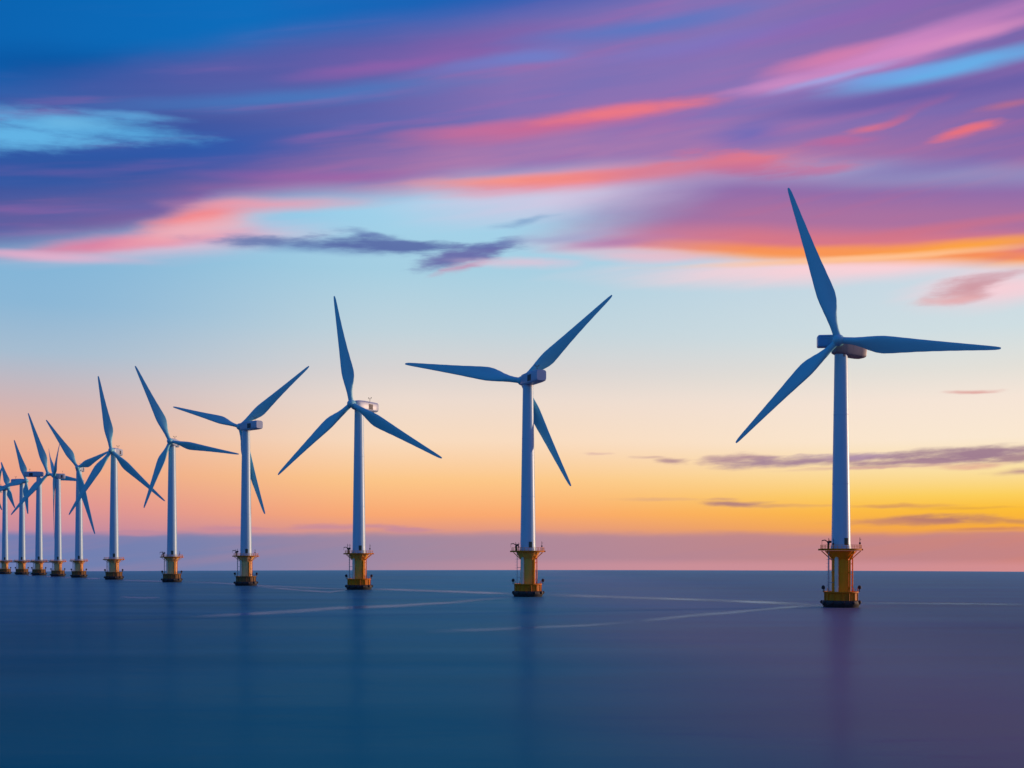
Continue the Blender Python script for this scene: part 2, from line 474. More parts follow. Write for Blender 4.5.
def tube(bm, pts, r, seg=8):
    pts = [Vector(p) for p in pts]
    rings = []
    for i, p in enumerate(pts):
        d = (pts[min(i + 1, len(pts) - 1)] - pts[max(i - 1, 0)]).normalized()
        u = d.orthogonal().normalized(); v = d.cross(u)
        rings.append([bm.verts.new(p + (u * math.cos(2 * math.pi * k / seg) + v * math.sin(2 * math.pi * k / seg)) * r) for k in range(seg)])
    for a, b in zip(rings, rings[1:]):
        best = min(range(seg), key=lambda s: sum((a[k].co - b[(k + s) % seg].co).length for k in range(seg)))
        b[:] = b[best:] + b[:best]
        for k in range(seg):
            bm.faces.new((a[k], a[(k + 1) % seg], b[(k + 1) % seg], b[k]))
    bm.faces.new(rings[0][::-1]); bm.faces.new(rings[-1])


def box(bm, lo, hi, bev=0.0, mat=None, seg=2):
    g = bmesh.ops.create_cube(bm, size=1.0)
    vs = g['verts']
    lo, hi = Vector(lo), Vector(hi)
    for v in vs:
        v.co = Vector(((v.co.x + 0.5) * (hi.x - lo.x) + lo.x, (v.co.y + 0.5) * (hi.y - lo.y) + lo.y, (v.co.z + 0.5) * (hi.z - lo.z) + lo.z))
    if mat is not None:
        for v in vs:
            v.co = mat @ v.co
    if bev:
        es = list({e for v in vs for e in v.link_edges})
        bmesh.ops.bevel(bm, geom=es, offset=bev, segments=seg, affect='EDGES', profile=0.5)


# ------------------------------------------------------------------ turbine parts (metres, full-size machine)
HUB = 86.0      # hub height over the water
PLAT = 19.0     # platform deck height
TOWER_L = HUB - 2.6 - PLAT
BL = 54.0


def mesh_tower():
    bm = bmesh.new()
    prof = []
    for i in range(41):
        t = i / 40
        prof.append((3.05 - (3.05 - 2.05) * t ** 1.05, TOWER_L * t))
        if i in (13, 27):   # flange seams
            z = TOWER_L * t; r = prof[-1][0]
            prof += [(r + 0.05, z + 0.05), (r + 0.05, z + 0.28), (r - 0.005, z + 0.34)]
    prof = [(3.3, 0), (3.3, 0.35)] + prof[1:]
    lathe(bm, prof, 48)
    return finish('tower', bm, PAINT, 30)


def mesh_column():
    bm = bmesh.new()
    lathe(bm, [(2.95, 4.6), (2.95, 11.0), (3.06, 11.05), (3.06, 11.4), (2.95, 11.45), (2.95, 15.6), (3.15, 15.7), (4.6, 18.0), (4.6, 18.3)], 40)
    for k in range(8):       # brackets under the deck
        a = 2 * math.pi * (k + 0.5) / 8
        tube(bm, [(2.9 * math.cos(a), 2.9 * math.sin(a), 15.2), (6.2 * math.cos(a), 6.2 * math.sin(a), 18.2)], 0.16, 6)
    return finish('transition_piece', bm, YELLOW, 30)


def mesh_collar():
    bm = bmesh.new()
    lathe(bm, [(5.3, 2.0), (5.15, 2.4), (5.15, 4.5), (5.55, 4.7), (5.55, 5.1), (5.3, 5.1), (5.3, 4.9), (2.96, 4.9)], 40, cap=False)
    for k in range(14):
        a = 2 * math.pi * k / 14
        tube(bm, [(5.28 * math.cos(a), 5.28 * math.sin(a), 2.0), (5.28 * math.cos(a), 5.28 * math.sin(a), 4.7)], 0.17, 6)
        tube(bm, [(5.4 * math.cos(a), 5.4 * math.sin(a), 5.1), (5.4 * math.cos(a), 5.4 * math.sin(a), 6.1)], 0.07, 5)
    return finish('landing_deck', bm, OCHRE, 30)


def mesh_fender():
    bm = bmesh.new()
    lathe(bm, [(5.0, -6.0), (5.35, -0.4), (5.7, 0.4), (6.05, 0.9), (6.15, 1.5), (5.9, 2.1), (5.2, 2.25), (3.0, 2.25)], 40, cap=False)
    for k in range(11):
        a = 2 * math.pi * k / 11
        bmesh.ops.create_icosphere(bm, subdivisions=2, radius=0.62, matrix=Matrix.Translation((6.0 * math.cos(a), 6.0 * math.sin(a), 1.6)))
    return finish('fender_ring', bm, DARK, 40)


def mesh_platform():
    bm = bmesh.new()
    lathe(bm, [(3.0, 0.0), (6.2, 0.0), (6.55, 0.1), (6.55, 0.62), (6.3, 0.66), (3.0, 0.66)], 28, cap=False)
    box(bm, (-7.1, -1.3, 0.02), (-6.0, 1.5, 0.58), 0.05)
    box(bm, (6.0, -1.1, 0.02), (6.9, 1.1, 0.58), 0.05)
    return finish('platform', bm, OCHRE, 30)


def mesh_railing():
    bm = bmesh.new()
    n = 28
    P = lambda k, z, r=6.4: (r * math.cos(2 * math.pi * k / n), r * math.sin(2 * math.pi * k / n), z)
    for k in range(n):
        tube(bm, [P(k, 0.6), P(k, 1.85)], 0.06, 5)
    for z in (1.2, 1.8):
        tube(bm, [P(k, z) for k in range(n + 1)], 0.055, 5)
    return finish('railing', bm, YELLOW, 30)


def mesh_ladder():
    bm = bmesh.new()
    x0, y0 = -4.3, -1.0
    for s in (-0.55, 0.55):
        tube(bm, [(x0, y0 + s, 4.8), (x0, y0 + s, 18.2)], 0.12, 6)
        for z in (8.0, 12.0, 15.5):
            tube(bm, [(x0, y0 + s, z), (-2.6, y0 + s * 0.8, z)], 0.08, 5)
    for i in range(34):
        z = 5.0 + i * 0.38
        tube(bm, [(x0, y0 - 0.55, z), (x0, y0 + 0.55, z)], 0.05, 5)
    for i in range(9):      # cage hoops
        z = 7.0 + i * 1.2
        tube(bm, [(x0 - 0.8 * math.sin(math.pi * k / 6), y0 - 0.55 * math.cos(math.pi * k / 6), z) for k in range(7)], 0.045, 4)
    return finish('ladder', bm, STEEL, 30)


def mesh_duct():
    bm = bmesh.new()
    x0, y0 = -2.15, -2.55
    tube(bm, [(x0, y0, 4.9), (x0, y0, 15.5), (x0 + 0.5, y0 + 0.5, 16.6)], 0.62, 14)
    for z in (6.5, 10, 13.5):
        lathe(bm, [(0.72, z), (0.72, z + 0.35)], 16, x0, y0)
    return finish('cable_duct', bm, CREAM, 40)


def mesh_pipe():
    bm = bmesh.new()
    tube(bm, [(2.2, -2.45, 4.9), (2.2, -2.45, 15.2), (2.9, -3.1, 16.8)], 0.3, 10)
    tube(bm, [(3.5, -1.0, 4.9), (3.5, -1.0, 16.0)], 0.22, 10)
    for z in (7, 10.5, 14):
        tube(bm, [(3.5, -1.0, z), (2.6, -0.8, z)], 0.12, 6)
    return finish('riser_pipe', bm, YELLOW, 40)


def mesh_lantern():
    bm = bmesh.new()
    tube(bm, [(0, 0, 0), (0, 0, 1.0)], 0.14, 8)
    lathe(bm, [(0.12, 0.9), (0.5, 1.0), (0.62, 1.4), (0.55, 1.85), (0.3, 2.1), (0.05, 2.2)], 14)
    return finish('lantern', bm, DARK, 40)


def mesh_mast():
    bm = bmesh.new()
    tube(bm, [(0, 0, 0.6), (0, 0, 4.6)], 0.09, 6)
    tube(bm, [(0, 0, 3.6), (0.5, 0, 4.1)], 0.05, 5)
    box(bm, (-0.25, -0.2, 2.2), (0.25, 0.2, 2.9), 0.04)
    return finish('antenna_mast', bm, DARK, 30)


def mesh_crane():
    bm = bmesh.new()
    lathe(bm, [(0.35, 0.6), (0.3, 2.4), (0.42, 2.5), (0.42, 3.0), (0.1, 3.1)], 12)
    tube(bm, [(0, 0, 2.7), (-1.2, -0.3, 3.4), (-2.2, -0.5, 3.2)], 0.17, 6)
    tube(bm, [(-2.2, -0.5, 3.2), (-2.2, -0.5, 1.9)], 0.05, 5)
    box(bm, (0.1, -0.4, 2.4), (0.9, 0.4, 3.2), 0.06)
    return finish('davit_crane', bm, DARK, 30)


def mesh_door():
    bm = bmesh.new()
    rows = []
    for z in (1.0, 3.4):
        rows.append([])
        for i in range(7):
            a = R_(-90 + 5 + 26 * i / 6)
            for r in (3.0, 3.14):
                rows[-1].append(bm.verts.new((r * math.cos(a), r * math.sin(a), z)))
    a, b = rows
    for i in range(6):
        o0, o1 = 2 * i + 1, 2 * i + 3
        i0, i1 = 2 * i, 2 * i + 2
        bm.faces.new((a[o0], a[o1], b[o1], b[o0]))
        bm.faces.new((a[i0], a[i1], a[o1], a[o0]))
        bm.faces.new((b[i0], b[i1], b[o1], b[o0]))
    bm.faces.new((a[0], a[1], b[1], b[0])); bm.faces.new((a[12], a[13], b[13], b[12]))
    return finish('door', bm, DOORP, 30)


def mesh_nacelle():
    """x runs from the front (towards the rotor, negative) to the rear"""
    bm = bmesh.new()
    secs = [(-3.9, 1.3, 1.55, 0.0), (-3.3, 1.85, 1.9, 0.0), (-1.5, 2.25, 2.2, 0.0), (2.0, 2.35, 2.35, 0.0), (9.5, 2.3, 2.3, 0.02), (11.8, 2.2, 2.2, 0.08), (12.4, 2.0, 1.95, 0.1)]
    rings = []
    for x, hw, hh, dz in secs:
        ring = []
        n = 28
        for k in range(n):
            a = 2 * math.pi * k / n
            ca, sa = math.cos(a), math.sin(a)
            e = 0.36
            yy = hw * math.copysign(abs(ca) ** e, ca); zz = hh * math.copysign(abs(sa) ** e, sa) + dz
            ring.append(bm.verts.new((x, yy, zz)))
        rings.append(ring)
    for a, b in zip(rings, rings[1:]):
        for k in range(len(a)):
            bm.faces.new((a[k], a[(k + 1) % len(a)], b[(k + 1) % len(a)], b[k]))
    bm.faces.new(rings[0][::-1]); bm.faces.new(rings[-1])
    lathe(bm, [(2.1, -3.0), (2.1, -2.2), (2.3, -2.0)], 32)     # yaw bearing skirt
    return finish('nacelle', bm, NACEL, 32)


def mesh_wmast():
    bm = bmesh.new()
    tube(bm, [(8.3, 0, 2.2), (8.3, 0, 4.4)], 0.1, 6)
    tube(bm, [(8.3, -0.8, 4.0), (8.3, 0.8, 4.0)], 0.06, 5)
    for y in (-0.8, 0.8):
        lathe(bm, [(0.06, 4.0), (0.06, 4.3), (0.22, 4.35), (0.22, 4.6), (0.03, 4.66)], 10, 8.3, y)
    return finish('weather_mast', bm, DARK, 30)


def mesh_louvre():
    bm = bmesh.new()
    box(bm, (4.4, 2.3, -1.45), (7.6, 2.34, 1.05))
    for s in (1,):
        for i in range(6):
            z = -1.2 + i * 0.4
            m = Matrix.Translation((6.0, s * 2.32, z)) @ Matrix.Rotation(R_(25 * s), 4, 'X')
            box(bm, (-1.6, -0.03, -0.16), (1.6, 0.05, 0.16), 0, m)
    return finish('louvre', bm, VENT, 0)


def mesh_hub():
    bm = bmesh.new()
    lathe(bm, [(1.5, -1.7), (1.8, -1.2), (1.9, 0.0), (1.75, 0.9), (1.4, 1.7), (0.9, 2.2), (0.4, 2.45), (0.06, 2.5)], 32)
    return finish('hub', bm, BLADE, 50)


def mesh_blade():
    """root at the origin, span along +z, flat side facing -y"""
    bm = bmesh.new()
    tab = [  # r/R, chord, thickness ratio, twist degrees, blend to circle, sweep
        (0.02, 2.3, 1.0, 0, 1.0), (0.06, 2.3, 1.0, 2, 1.0), (0.10, 2.6, 0.8, 18, 0.7), (0.15, 3.5, 0.5, 20, 0.35), (0.20, 4.7, 0.36, 18, 0.1),
        (0.25, 5.6, 0.29, 16, 0.0), (0.29, 5.9, 0.26, 14, 0.0), (0.34, 5.6, 0.25, 12, 0), (0.42, 4.9, 0.23, 9, 0), (0.52, 4.05, 0.21, 7, 0),
        (0.62, 3.35, 0.19, 5, 0), (0.72, 2.7, 0.18, 3, 0), (0.82, 2.1, 0.17, 2, 0), (0.90, 1.65, 0.16, 1, 0), (0.96, 1.25, 0.15, 0, 0), (0.99, 0.85, 0.15, 0, 0), (1.0, 0.4, 0.15, 0, 0)]
    n = 24
    rings = []
    # resample smoothly
    def interp(t):
        for a, b in zip(tab, tab[1:]):
            if t <= b[0]:
                k = (t - a[0]) / (b[0] - a[0]); k = k * k * (3 - 2 * k) * 0.5 + k * 0.5
                return [a[i] + (b[i] - a[i]) * k for i in range(5)]
        return list(tab[-1])
    ts = [0.02 + 0.98 * i / 60 for i in range(61)] + [0.992]
    for t in sorted(ts):
        _, ch, tr, tw, cir = interp(t)
        th = ch * tr
        ring = []
        for k in range(n):
            a = 2 * math.pi * k / n
            xc = 0.5 * (1 + math.cos(a))             # 0 leading .. 1 trailing
            yt = 5 * (0.2969 * math.sqrt(max(xc, 0)) - 0.126 * xc - 0.3516 * xc ** 2 + 0.2843 * xc ** 3 - 0.1015 * xc ** 4)
            ya = yt * th * (1 if math.sin(a) >= 0 else -0.75)
            x_f, y_f = (xc - 0.36) * ch, ya
            x_c, y_c = 0.5 * ch * math.cos(a), 0.5 * ch * math.sin(a)
            x = x_f + (x_c - x_f) * cir; y = y_f + (y_c - y_f) * cir
            w = R_(tw)
            X = x * math.cos(w) - y * math.sin(w); Y = x * math.sin(w) + y * math.cos(w)
            # gentle pre-bend away from the tower
            ring.append(bm.verts.new((X, Y - 2.4 * t * (1 - t), BL * t)))
        rings.append(ring)
    for a, b in zip(rings, rings[1:]):
        for k in range(n):
            bm.faces.new((a[k], a[(k + 1) % n], b[(k + 1) % n], b[k]))
    bm.faces.new(rings[0][::-1]); bm.faces.new(rings[-1])
    return finish('blade', bm, BLADE, 60)


def mesh_cooler():
    bm = bmesh.new()
    box(bm, (-8.0, -1.6, -1.3), (-0.5, 2.2, 2.6), 0.5, None, 3)
    for z in (1.2, 1.9):
        box(bm, (-7.2, -1.72, z), (-3.0, -1.58, z + 0.25), 0.02)
    return finish('cooler_housing', bm, BLUEP, 35)


MESH = dict(tower=mesh_tower(), column=mesh_column(), collar=mesh_collar(), fender=mesh_fender(), platform=mesh_platform(), railing=mesh_railing(),
            ladder=mesh_ladder(), duct=mesh_duct(), pipe=mesh_pipe(), lantern=mesh_lantern(), mast=mesh_mast(), crane=mesh_crane(), door=mesh_door(),
            nacelle=mesh_nacelle(), wmast=mesh_wmast(), louvre=mesh_louvre(), hub=mesh_hub(), blade=mesh_blade(), cooler=mesh_cooler())


def paint(o, m):
    o.material_slots[0].link = 'OBJECT'
    o.material_slots[0].material = m


def put(name, mesh, parent, mat=None, label=None):
    o = bpy.data.objects.new(name, mesh)
    col.objects.link(o)
    o.parent = parent
    if mat is not None:
        o.matrix_local = mat
    if label:
        o['label'] = label
    return o


# ------------------------------------------------------------------ the sea
def sea_z(x, y):
    return -(x * x + y * y) / (2 * RSEA)


def sea_at(px, py):
    """where the view through a photo point meets the curved sea"""
    dx, dz = (px - CX) / F, (CY - py) / F
    k = (dx * dx + 1) / (2 * RSEA)      # EYE + dz*Y = -k*Y^2
    disc = dz * dz - 4 * k * EYE
    Y = (-dz - math.sqrt(max(disc, 0))) / (2 * k)
    return Vector((dx * Y, Y, sea_z(dx * Y, Y)))


def ray_plane(px, py, p0, n):
    d = Vector(((px - CX) / F, 1.0, (CY - py) / F))
    o = Vector((0, 0, EYE))
    return o + d * ((p0 - o).dot(n) / d.dot(n))


bm = bmesh.new()
NS = 360
radii = [0.0] + [2.0 * 1.055 ** i for i in range(150)]
radii = [r for r in radii if r < 5200] + [5200]
prev = None
for r in radii:
    if r == 0:
        prev = [bm.verts.new((0, 0, 0))]
        continue
    ring = [bm.verts.new((r * math.sin(2 * math.pi * k / NS), r * math.cos(2 * math.pi * k / NS), sea_z(r, 0))) for k in range(NS)]
    for k in range(NS):
        if len(prev) == 1:
            bm.faces.new((prev[0], ring[(k + 1) % NS], ring[k]))
        else:
            bm.faces.new((prev[k], prev[(k + 1) % NS], ring[(k + 1) % NS], ring[k]))
    prev = ring
SEA = bpy.data.materials.new('sea_water'); SEA.use_nodes = True
t = SEA.node_tree
t.nodes.remove(t.nodes['Principled BSDF'])
g = t.nodes.new('ShaderNodeNewGeometry')


def sea_noise(sx, sy, detail, rough=0.5):
    mp = t.nodes.new('ShaderNodeMapping'); mp.inputs['Scale'].default_value = (sx, sy, 0.0)
    t.links.new(g.outputs['Position'], mp.inputs[0])
    n = t.nodes.new('ShaderNodeTexNoise'); n.inputs['Scale'].default_value = 1; n.inputs['Detail'].default_value = detail
    n.inputs['Roughness'].default_value = rough
    t.links.new(mp.outputs[0], n.inputs['Vector'])
    return n.outputs[0]


def sea_range(x, a, b_, lo, hi):
    r = t.nodes.new('ShaderNodeMapRange'); r.inputs[1].default_value = a; r.inputs[2].default_value = b_
    r.inputs[3].default_value = lo; r.inputs[4].default_value = hi
    t.links.new(x, r.inputs[0])
    return r.outputs[0]


bump = t.nodes.new('ShaderNodeBump'); bump.inputs['Strength'].default_value = 0.5; bump.inputs['Distance'].default_value = 1.2
t.links.new(sea_noise(0.02, 0.05, 3), bump.inputs['Height'])
bump2 = t.nodes.new('ShaderNodeBump'); bump2.inputs['Strength'].default_value = 0.3; bump2.inputs['Distance'].default_value = 0.25
t.links.new(sea_noise(0.16, 0.5, 3), bump2.inputs['Height']); t.links.new(bump.outputs[0], bump2.inputs['Normal'])
# water body, then two reflections: the many unresolved wave facets, and the smoother surface between them
body = t.nodes.new('ShaderNodeBsdfDiffuse'); body.inputs['Color'].default_value = (0.004, 0.05, 0.14, 1)
# sky reflection's hue painted into the body colour: teal west, slate east, ragged between
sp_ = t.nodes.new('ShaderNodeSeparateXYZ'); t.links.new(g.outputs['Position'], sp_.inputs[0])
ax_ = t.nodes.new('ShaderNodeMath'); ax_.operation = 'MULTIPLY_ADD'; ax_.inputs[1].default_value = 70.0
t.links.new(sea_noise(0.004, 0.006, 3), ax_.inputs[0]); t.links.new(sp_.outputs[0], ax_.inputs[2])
sky_tint = t.nodes.new('ShaderNodeValToRGB'); cr = sky_tint.color_ramp; cr.interpolation = 'EASE'
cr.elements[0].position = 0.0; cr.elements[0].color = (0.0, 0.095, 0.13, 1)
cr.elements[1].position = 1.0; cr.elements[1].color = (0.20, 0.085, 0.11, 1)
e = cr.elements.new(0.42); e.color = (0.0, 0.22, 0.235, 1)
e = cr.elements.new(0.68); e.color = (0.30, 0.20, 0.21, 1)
t.links.new(sea_range(ax_.outputs[0], -75.0, 165.0, 0, 1), sky_tint.inputs[0])
t.links.new(sky_tint.outputs[0], body.inputs['Color'])
wide = t.nodes.new('ShaderNodeBsdfGlossy'); wide.inputs['Color'].default_value = (0.19, 0.50, 0.78, 1); wide.inputs['Roughness'].default_value = 0.62
tight = t.nodes.new('ShaderNodeBsdfGlossy'); tight.inputs['Color'].default_value = (0.14, 0.38, 0.60, 1)
t.links.new(sea_range(sea_noise(0.006, 0.02, 3), 0.3, 0.7, 0.19, 0.27), tight.inputs['Roughness'])
for n_ in (wide, tight):
    t.links.new(bump2.outputs[0], n_.inputs['Normal'])
lw = t.nodes.new('ShaderNodeLayerWeight'); lw.inputs['Blend'].default_value = 0.5      # 'Facing': 1 at grazing
refl = t.nodes.new('ShaderNodeMixShader'); refl.inputs[0].default_value = 0.6
t.links.new(wide.outputs[0], refl.inputs[1]); t.links.new(tight.outputs[0], refl.inputs[2])
sm = t.nodes.new('ShaderNodeMixShader')
fr = t.nodes.new('ShaderNodeFloatCurve'); cv = fr.mapping.curves[0]
cv.points[0].location = (0.0, 0.06); cv.points[1].location = (1.0, 0.9)
for p in ((0.5, 0.08), (0.82, 0.13), (0.91, 0.25), (0.96, 0.42), (0.985, 0.56), (0.996, 0.72)):
    cv.points.new(*p)
fr.mapping.update()
t.links.new(lw.outputs['Facing'], fr.inputs['Value'])
wp = t.nodes.new('ShaderNodeMath'); wp.operation = 'MULTIPLY'; wp.use_clamp = True      # wind-ruffled and smoother bands
t.links.new(fr.outputs[0], wp.inputs[0]); t.links.new(sea_range(sea_noise(0.006, 0.045, 4), 0.3, 0.7, 0.86, 1.14), wp.inputs[1])
t.links.new(wp.outputs[0], sm.inputs[0])
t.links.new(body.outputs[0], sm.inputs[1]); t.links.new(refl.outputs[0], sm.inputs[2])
t.links.new(sm.outputs[0], t.nodes['Material Output'].inputs[0])
me = finish('sea', bm, SEA, 0)
for p in me.polygons:
    p.use_smooth = True
sea = bpy.data.objects.new('sea', me); col.objects.link(sea)
sea['kind'] = 'structure'; sea['label'] = 'calm dark blue sea smoothed by a long exposure'

# ------------------------------------------------------------------ the turbines
# tower x, waterline y, platform y, hub (x,y), rotor turn (deg), blade tips, label
ROW = [   # nacelle turn and rotor-plane turn to the viewer's left, in degrees; a tip given as one number is an angle in the rotor plane
    (841, 607, 548.5, 343, 8, 8, 5.6, [(788, 188), (736, 443), (1001, 348)], 'nearest and tallest white offshore wind turbine, alone at the right end of the row'),
    (528, 596.5, 550.5, 379, 155, 20, 5.6, [(405, 364), (612, 295), (571, 486)], 'white wind turbine second from the right, one blade pointing level to the left'),
    (359, 589.5, 553, 405, 38, 28, 5.6, [(334, 296), (442, 458), (278, 475)], 'white wind turbine third from the right, blade upright and long nacelle turned to the right'),
    (246, 585.5, 555.5, 426, 145, 19, 5.6, [(173, 407), (309, 366), (265, 514)], 'white wind turbine fourth from the right, its lower blade hanging behind the tower'),
    (172, 582, 556.5, 442, 12, 12, 5.6, [(135, 366), (239, 454), (144, 508)], 'white wind turbine fifth from the right, one blade reaching nearly level toward the next tower'),
    (114, 579.5, 559, 451, 18, 18, 5.6, [(98, 376), (165, 501), (69, 515)], 'white turbine sixth from the right, nearly upright blade and another crossing the tower beside it'),
    (79, 577.5, 560.5, 468, 10, 16, 5.6, [(46, 420), (95, 534), (109, 451)], 'white wind turbine seventh from the right, its lower blade steeply down along its tower'),
    (58, 576.4, 561, 476, 82, 84, 2.9, [60, 180, 300], 'slender wind turbine eighth from the right, rotor edge-on with only a thin tip above'),
    (39, 575.3, 561, 474, -62, 20, 8.0, [(28, 413), (84, 481), (11, 515)], 'white wind turbine ninth from the right, thick blade slanting down to the left'),
    (22, 574.6, 561, 481, -40, 20, 5.6, [(14, 440), (0, 488), (28, 514)], 'distant white wind turbine tenth from the right, joined by walkways on both sides'),
    (5, 574.0, 561, 488, -30, 20, 5.6, [(1, 462), (-16, 492), (15, 508)], 'farthest wind turbine whose whole tower is in view, close to the left edge'),
    (-4, 573.5, 561, 490, 20, 20, 5.6, [(2, 467), (-26, 497), (2, 510)], 'distant wind turbine cut off by the left edge of the picture'),
]
PLATFORMS = []
for i, (tx, yw, yp, hy, turn, pturn, over_, tips, label) in enumerate(ROW):
    base = sea_at(tx, yw)
    Y = base.y
    hub_z = EYE + (CY - hy) / F * Y
    s = (hub_z - base.z) / HUB
    deck_z = (EYE + (CY - yp) / F * Y - base.z) / s
    kz = deck_z / PLAT
    root = bpy.data.objects.new('wind_turbine', None); col.objects.link(root)
    root.location = base; root.scale = (s, s, s); root.empty_display_size = 5
    root['label'] = label; root['category'] = 'wind turbine'; root['group'] = 'offshore wind turbines in a receding row'
    bpy.context.view_layer.update()
    KZ = Matrix.Diagonal((1, 1, kz, 1))
    TR = Matrix.Translation
    # yellow foundation
    tp = put('transition_piece', MESH['column'], root, KZ)
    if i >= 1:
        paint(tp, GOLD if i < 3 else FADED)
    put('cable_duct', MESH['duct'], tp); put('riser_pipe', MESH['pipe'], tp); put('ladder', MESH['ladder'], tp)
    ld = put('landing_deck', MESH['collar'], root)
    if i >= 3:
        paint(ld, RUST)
    put('lantern', MESH['lantern'], ld, TR((-5.9, -0.4, 4.9))); put('lantern', MESH['lantern'], ld, TR((5.9, -0.4, 4.9)))
    put('fender_ring', MESH['fender'], root)
    pf = put('platform', MESH['platform'], root, TR((0, 0, deck_z - 0.66)))
    put('railing', MESH['railing'], pf)
    if i < 5:
        for mx_, my_ in ((-4.9, -3.4), (-3.7, -4.4), (5.4, -2.6)):
            put('antenna_mast', MESH['mast'], pf, TR((mx_, my_, 0)) @ Matrix.Diagonal((1, 1, random.uniform(0.8, 1.1), 1)))
        put('davit_crane', MESH['crane'], pf, TR((-4.6, -1.8, 0)))
    top = HUB - 2.6
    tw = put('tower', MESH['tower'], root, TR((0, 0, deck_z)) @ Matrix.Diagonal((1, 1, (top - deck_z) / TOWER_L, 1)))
    put('door', MESH['door'], tw)
    # rotor plane: normal turned from the line of sight
    view_az = math.atan2(-base.x, -base.y)
    th = R_(turn)
    az_n = view_az + th                      # turned to the viewer's left
    n = Vector((math.sin(az_n), math.cos(az_n), 0))
    hubP = base + Vector((0, 0, HUB * s)) + n * (over_ * s)
    az_p = view_az + R_(pturn)
    np_ = Vector((math.sin(az_p), math.cos(az_p), 0))          # the rotor disc faces this way
    # nacelle points backwards from the rotor
    ang = math.atan2(-n.y, -n.x)
    nm = TR((0, 0, HUB - 0.2)) @ Matrix.Rotation(ang, 4, 'Z')
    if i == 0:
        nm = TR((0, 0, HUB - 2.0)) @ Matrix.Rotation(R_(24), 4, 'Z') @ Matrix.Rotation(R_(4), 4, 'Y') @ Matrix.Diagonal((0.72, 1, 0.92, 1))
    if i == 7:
        nm = nm @ Matrix.Diagonal((0.45, 1, 1, 1))
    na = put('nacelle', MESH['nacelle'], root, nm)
    put('weather_mast', MESH['wmast'], na)
    if i:
        put('louvre', MESH['louvre'], na)
        put('louvre', MESH['louvre'], na, Matrix.Translation((12.0, 0, 0)) @ Matrix.Rotation(math.pi, 4, 'Z'))
    else:
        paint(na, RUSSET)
    if i == 0:
        put('cooler_housing', MESH['cooler'], root, TR((0.5, 0, HUB)) @ Matrix.Rotation(R_(-6), 4, 'Z'))
    hl = (hubP - base) / s
    hm = TR(hl) @ np_.to_track_quat('Z', 'Y').to_matrix().to_4x4()
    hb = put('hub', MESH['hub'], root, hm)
    for tip in tips:
        if isinstance(tip, tuple):
            d = (ray_plane(tip[0], tip[1], hubP, np_) - hubP) / s
        else:
            d = (np_.cross(Vector((0, 0, 1))) * math.sin(R_(tip)) + Vector((0, 0, math.cos(R_(tip))))) * BL
        L = d.length
        z = d.normalized(); y = -np_; x = y.cross(z)
        m = Matrix((x, y, z)).transposed().to_4x4()
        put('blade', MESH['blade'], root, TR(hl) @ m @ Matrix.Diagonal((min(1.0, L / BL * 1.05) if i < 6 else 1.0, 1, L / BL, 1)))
        print(i, 'L=%.1f' % L, 's=%.3f' % s, 'Y=%.0f' % Y)
    PLATFORMS.append((base, deck_z * s))

# ------------------------------------------------------------------ walkways between the far platforms
STEELD = material('dark_weathered_steel', (0.06, 0.065, 0.08), 0.6, 0.2, (0.12, 0.07, 0.04), 0.4, (1, 1, 1), 0.6)
names = {7: 'dark steel walkway between the eighth and ninth towers from the right', 8: 'dark steel walkway between the ninth and tenth towers from the right',
         9: 'dark steel walkway between the two leftmost clearly seen towers'}
for i in (7, 8, 9):
    (a, za), (bb, zb) = PLATFORMS[i], PLATFORMS[i + 1]
    A = a + Vector((0, 0, za - 0.75)); B = bb + Vector((0, 0, zb - 0.75))
    d = (B - A).normalized()
    A = A + d * 6.9; B = B - d * 6.9
    side = d.cross(Vector((0, 0, 1))).normalized()
    up = Vector((0, 0, 1))
    Ln = (B - A).length
    fr = Matrix((d, side, up)).transposed().to_4x4()
    root = bpy.data.objects.new('footbridge', None); col.objects.link(root)
    root.matrix_world = Matrix.Translation(A) @ fr
    root['label'] = names[i]; root['category'] = 'footbridge'; root['group'] = 'walkways linking the far platforms'
    bpy.context.view_layer.update()
    bm = bmesh.new(); box(bm, (0, -0.9, -0.2), (Ln, 0.9, 0.0), 0.03)
    put('bridge_deck', finish('bridge_deck', bm, STEELD, 0), root)
    for sgn in (-1, 1):
        bm = bmesh.new()
        tube(bm, [(0, sgn * 0.95, -0.8), (Ln, sgn * 0.95, -0.8)], 0.14, 6)
        tube(bm, [(0, sgn * 0.95, 1.1), (Ln, sgn * 0.95, 1.1)], 0.12, 6)
        nseg = int(Ln / 3)
        for k in range(nseg):
            x0, x1 = Ln * k / nseg, Ln * (k + 1) / nseg
            tube(bm, [(x0, sgn * 0.95, -0.8 if k % 2 else 1.1), (x1, sgn * 0.95, 1.1 if k % 2 else -0.8)], 0.06, 5)
        put('truss', finish('truss', bm, STEELD, 30), root)

# ------------------------------------------------------------------ streaks of foam lying on the sea
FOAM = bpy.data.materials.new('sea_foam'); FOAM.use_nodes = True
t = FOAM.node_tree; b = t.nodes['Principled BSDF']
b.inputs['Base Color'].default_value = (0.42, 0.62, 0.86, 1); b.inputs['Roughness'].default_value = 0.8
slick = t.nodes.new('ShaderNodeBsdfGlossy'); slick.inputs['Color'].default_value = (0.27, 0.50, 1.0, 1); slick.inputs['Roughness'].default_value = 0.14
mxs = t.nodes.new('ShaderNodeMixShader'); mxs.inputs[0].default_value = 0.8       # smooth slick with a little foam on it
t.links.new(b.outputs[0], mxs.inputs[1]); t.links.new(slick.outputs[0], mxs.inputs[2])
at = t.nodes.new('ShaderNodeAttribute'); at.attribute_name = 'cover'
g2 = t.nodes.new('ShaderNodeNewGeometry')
mp = t.nodes.new('ShaderNodeMapping'); mp.inputs['Scale'].default_value = (0.035, 0.03, 0)
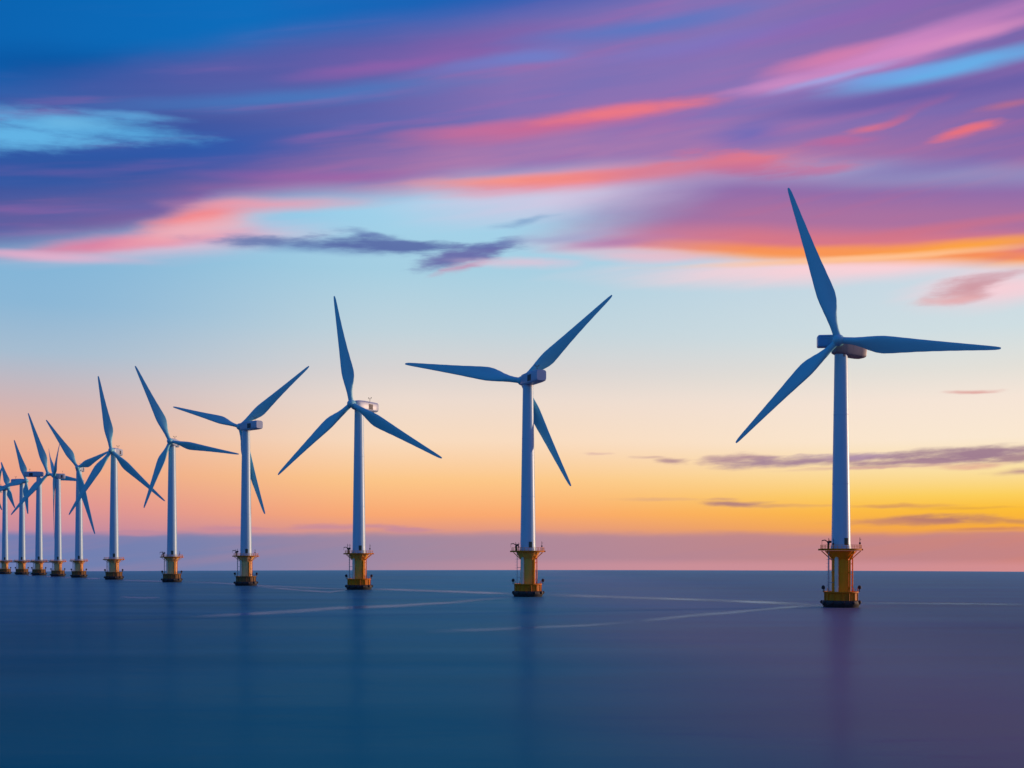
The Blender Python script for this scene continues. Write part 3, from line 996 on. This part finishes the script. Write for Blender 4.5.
t.links.new(g2.outputs['Position'], mp.inputs[0])
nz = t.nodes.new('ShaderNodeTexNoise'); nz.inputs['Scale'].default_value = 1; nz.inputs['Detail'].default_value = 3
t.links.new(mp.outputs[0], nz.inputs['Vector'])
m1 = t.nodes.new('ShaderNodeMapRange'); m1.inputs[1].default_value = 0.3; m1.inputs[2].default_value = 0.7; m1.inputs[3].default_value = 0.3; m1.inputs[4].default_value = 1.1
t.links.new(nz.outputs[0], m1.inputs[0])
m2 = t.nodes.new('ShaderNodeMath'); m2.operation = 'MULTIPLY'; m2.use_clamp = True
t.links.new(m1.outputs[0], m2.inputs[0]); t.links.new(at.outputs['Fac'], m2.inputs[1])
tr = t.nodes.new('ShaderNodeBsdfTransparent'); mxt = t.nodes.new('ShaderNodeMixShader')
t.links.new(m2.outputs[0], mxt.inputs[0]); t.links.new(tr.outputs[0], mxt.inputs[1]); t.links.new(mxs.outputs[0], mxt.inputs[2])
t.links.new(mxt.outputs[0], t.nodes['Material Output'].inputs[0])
bm = bmesh.new()
lay = bm.verts.layers.float.new('cover')
STREAKS = [  # photo points along the streak, half width in picture pixels, strength
    ([(546, 594.5), (620, 597), (700, 600), (770, 603), (826, 605.5)], 1.6, 0.62),
    ([(826, 605.5), (800, 606.5), (770, 609), (730, 613), (690, 616), (640, 621)], 1.8, 0.5),
    ([(640, 621), (590, 625), (540, 627), (480, 630), (425, 632)], 1.8, 0.24),
    ([(518, 596), (490, 599), (450, 603), (400, 606), (340, 608), (280, 612), (190, 617)], 1.8, 0.4),
    ([(368, 589), (400, 590), (450, 592), (514, 594)], 1.3, 0.5),
    ([(350, 589), (330, 592), (300, 590), (255, 586)], 1.2, 0.35),
    ([(180, 582), (215, 583), (270, 586), (320, 588), (352, 589)], 1.0, 0.35),
    ([(858, 603), (900, 603), (950, 603.5), (1030, 605)], 1.1, 0.36),
    ([(118, 580), (140, 581), (170, 582)], 0.8, 0.3),
    ([(120, 597), (140, 598), (160, 598)], 0.9, 0.25),
    ([(83, 578), (92, 578.4), (100, 578.5)], 0.7, 0.55), ([(44, 576), (50, 576.3), (58, 576.4)], 0.6, 0.6), ([(26, 575), (31, 575.2), (36, 575.2)], 0.6, 0.6),
    ([(60, 577), (66, 577.2), (72, 577.3)], 0.6, 0.45),
]
for pts, w, st in STREAKS:
    dense = []
    for a, b_ in zip(pts, pts[1:]):
        k = max(2, int(abs(b_[0] - a[0]) / 6))
        dense += [(a[0] + (b_[0] - a[0]) * j / k, a[1] + (b_[1] - a[1]) * j / k) for j in range(k)]
    dense.append(pts[-1])
    prev = None
    N = len(dense)
    for j, (x, y) in enumerate(dense):
        y += 0.3 * math.sin(x * 0.021 + w)
        fade = min(1, 5 * (j + 0.5) / N, 5 * (N - j - 0.5) / N)
        ww = w * (1.25 + 0.2 * math.sin(j * 0.13 + w * 9))
        row = []
        for q, cv in ((-1, 0), (-0.66, 0.25), (-0.33, 0.75), (0, 1), (0.33, 0.75), (0.66, 0.25), (1, 0)):
            P = sea_at(x, y + q * ww); P.z += 0.03
            v = bm.verts.new(P); v[lay] = min(1.0, cv * fade * st * 1.6)
            row.append(v)
        if prev:
            for q in range(6):
                bm.faces.new((prev[q], prev[q + 1], row[q + 1], row[q]))
        prev = row
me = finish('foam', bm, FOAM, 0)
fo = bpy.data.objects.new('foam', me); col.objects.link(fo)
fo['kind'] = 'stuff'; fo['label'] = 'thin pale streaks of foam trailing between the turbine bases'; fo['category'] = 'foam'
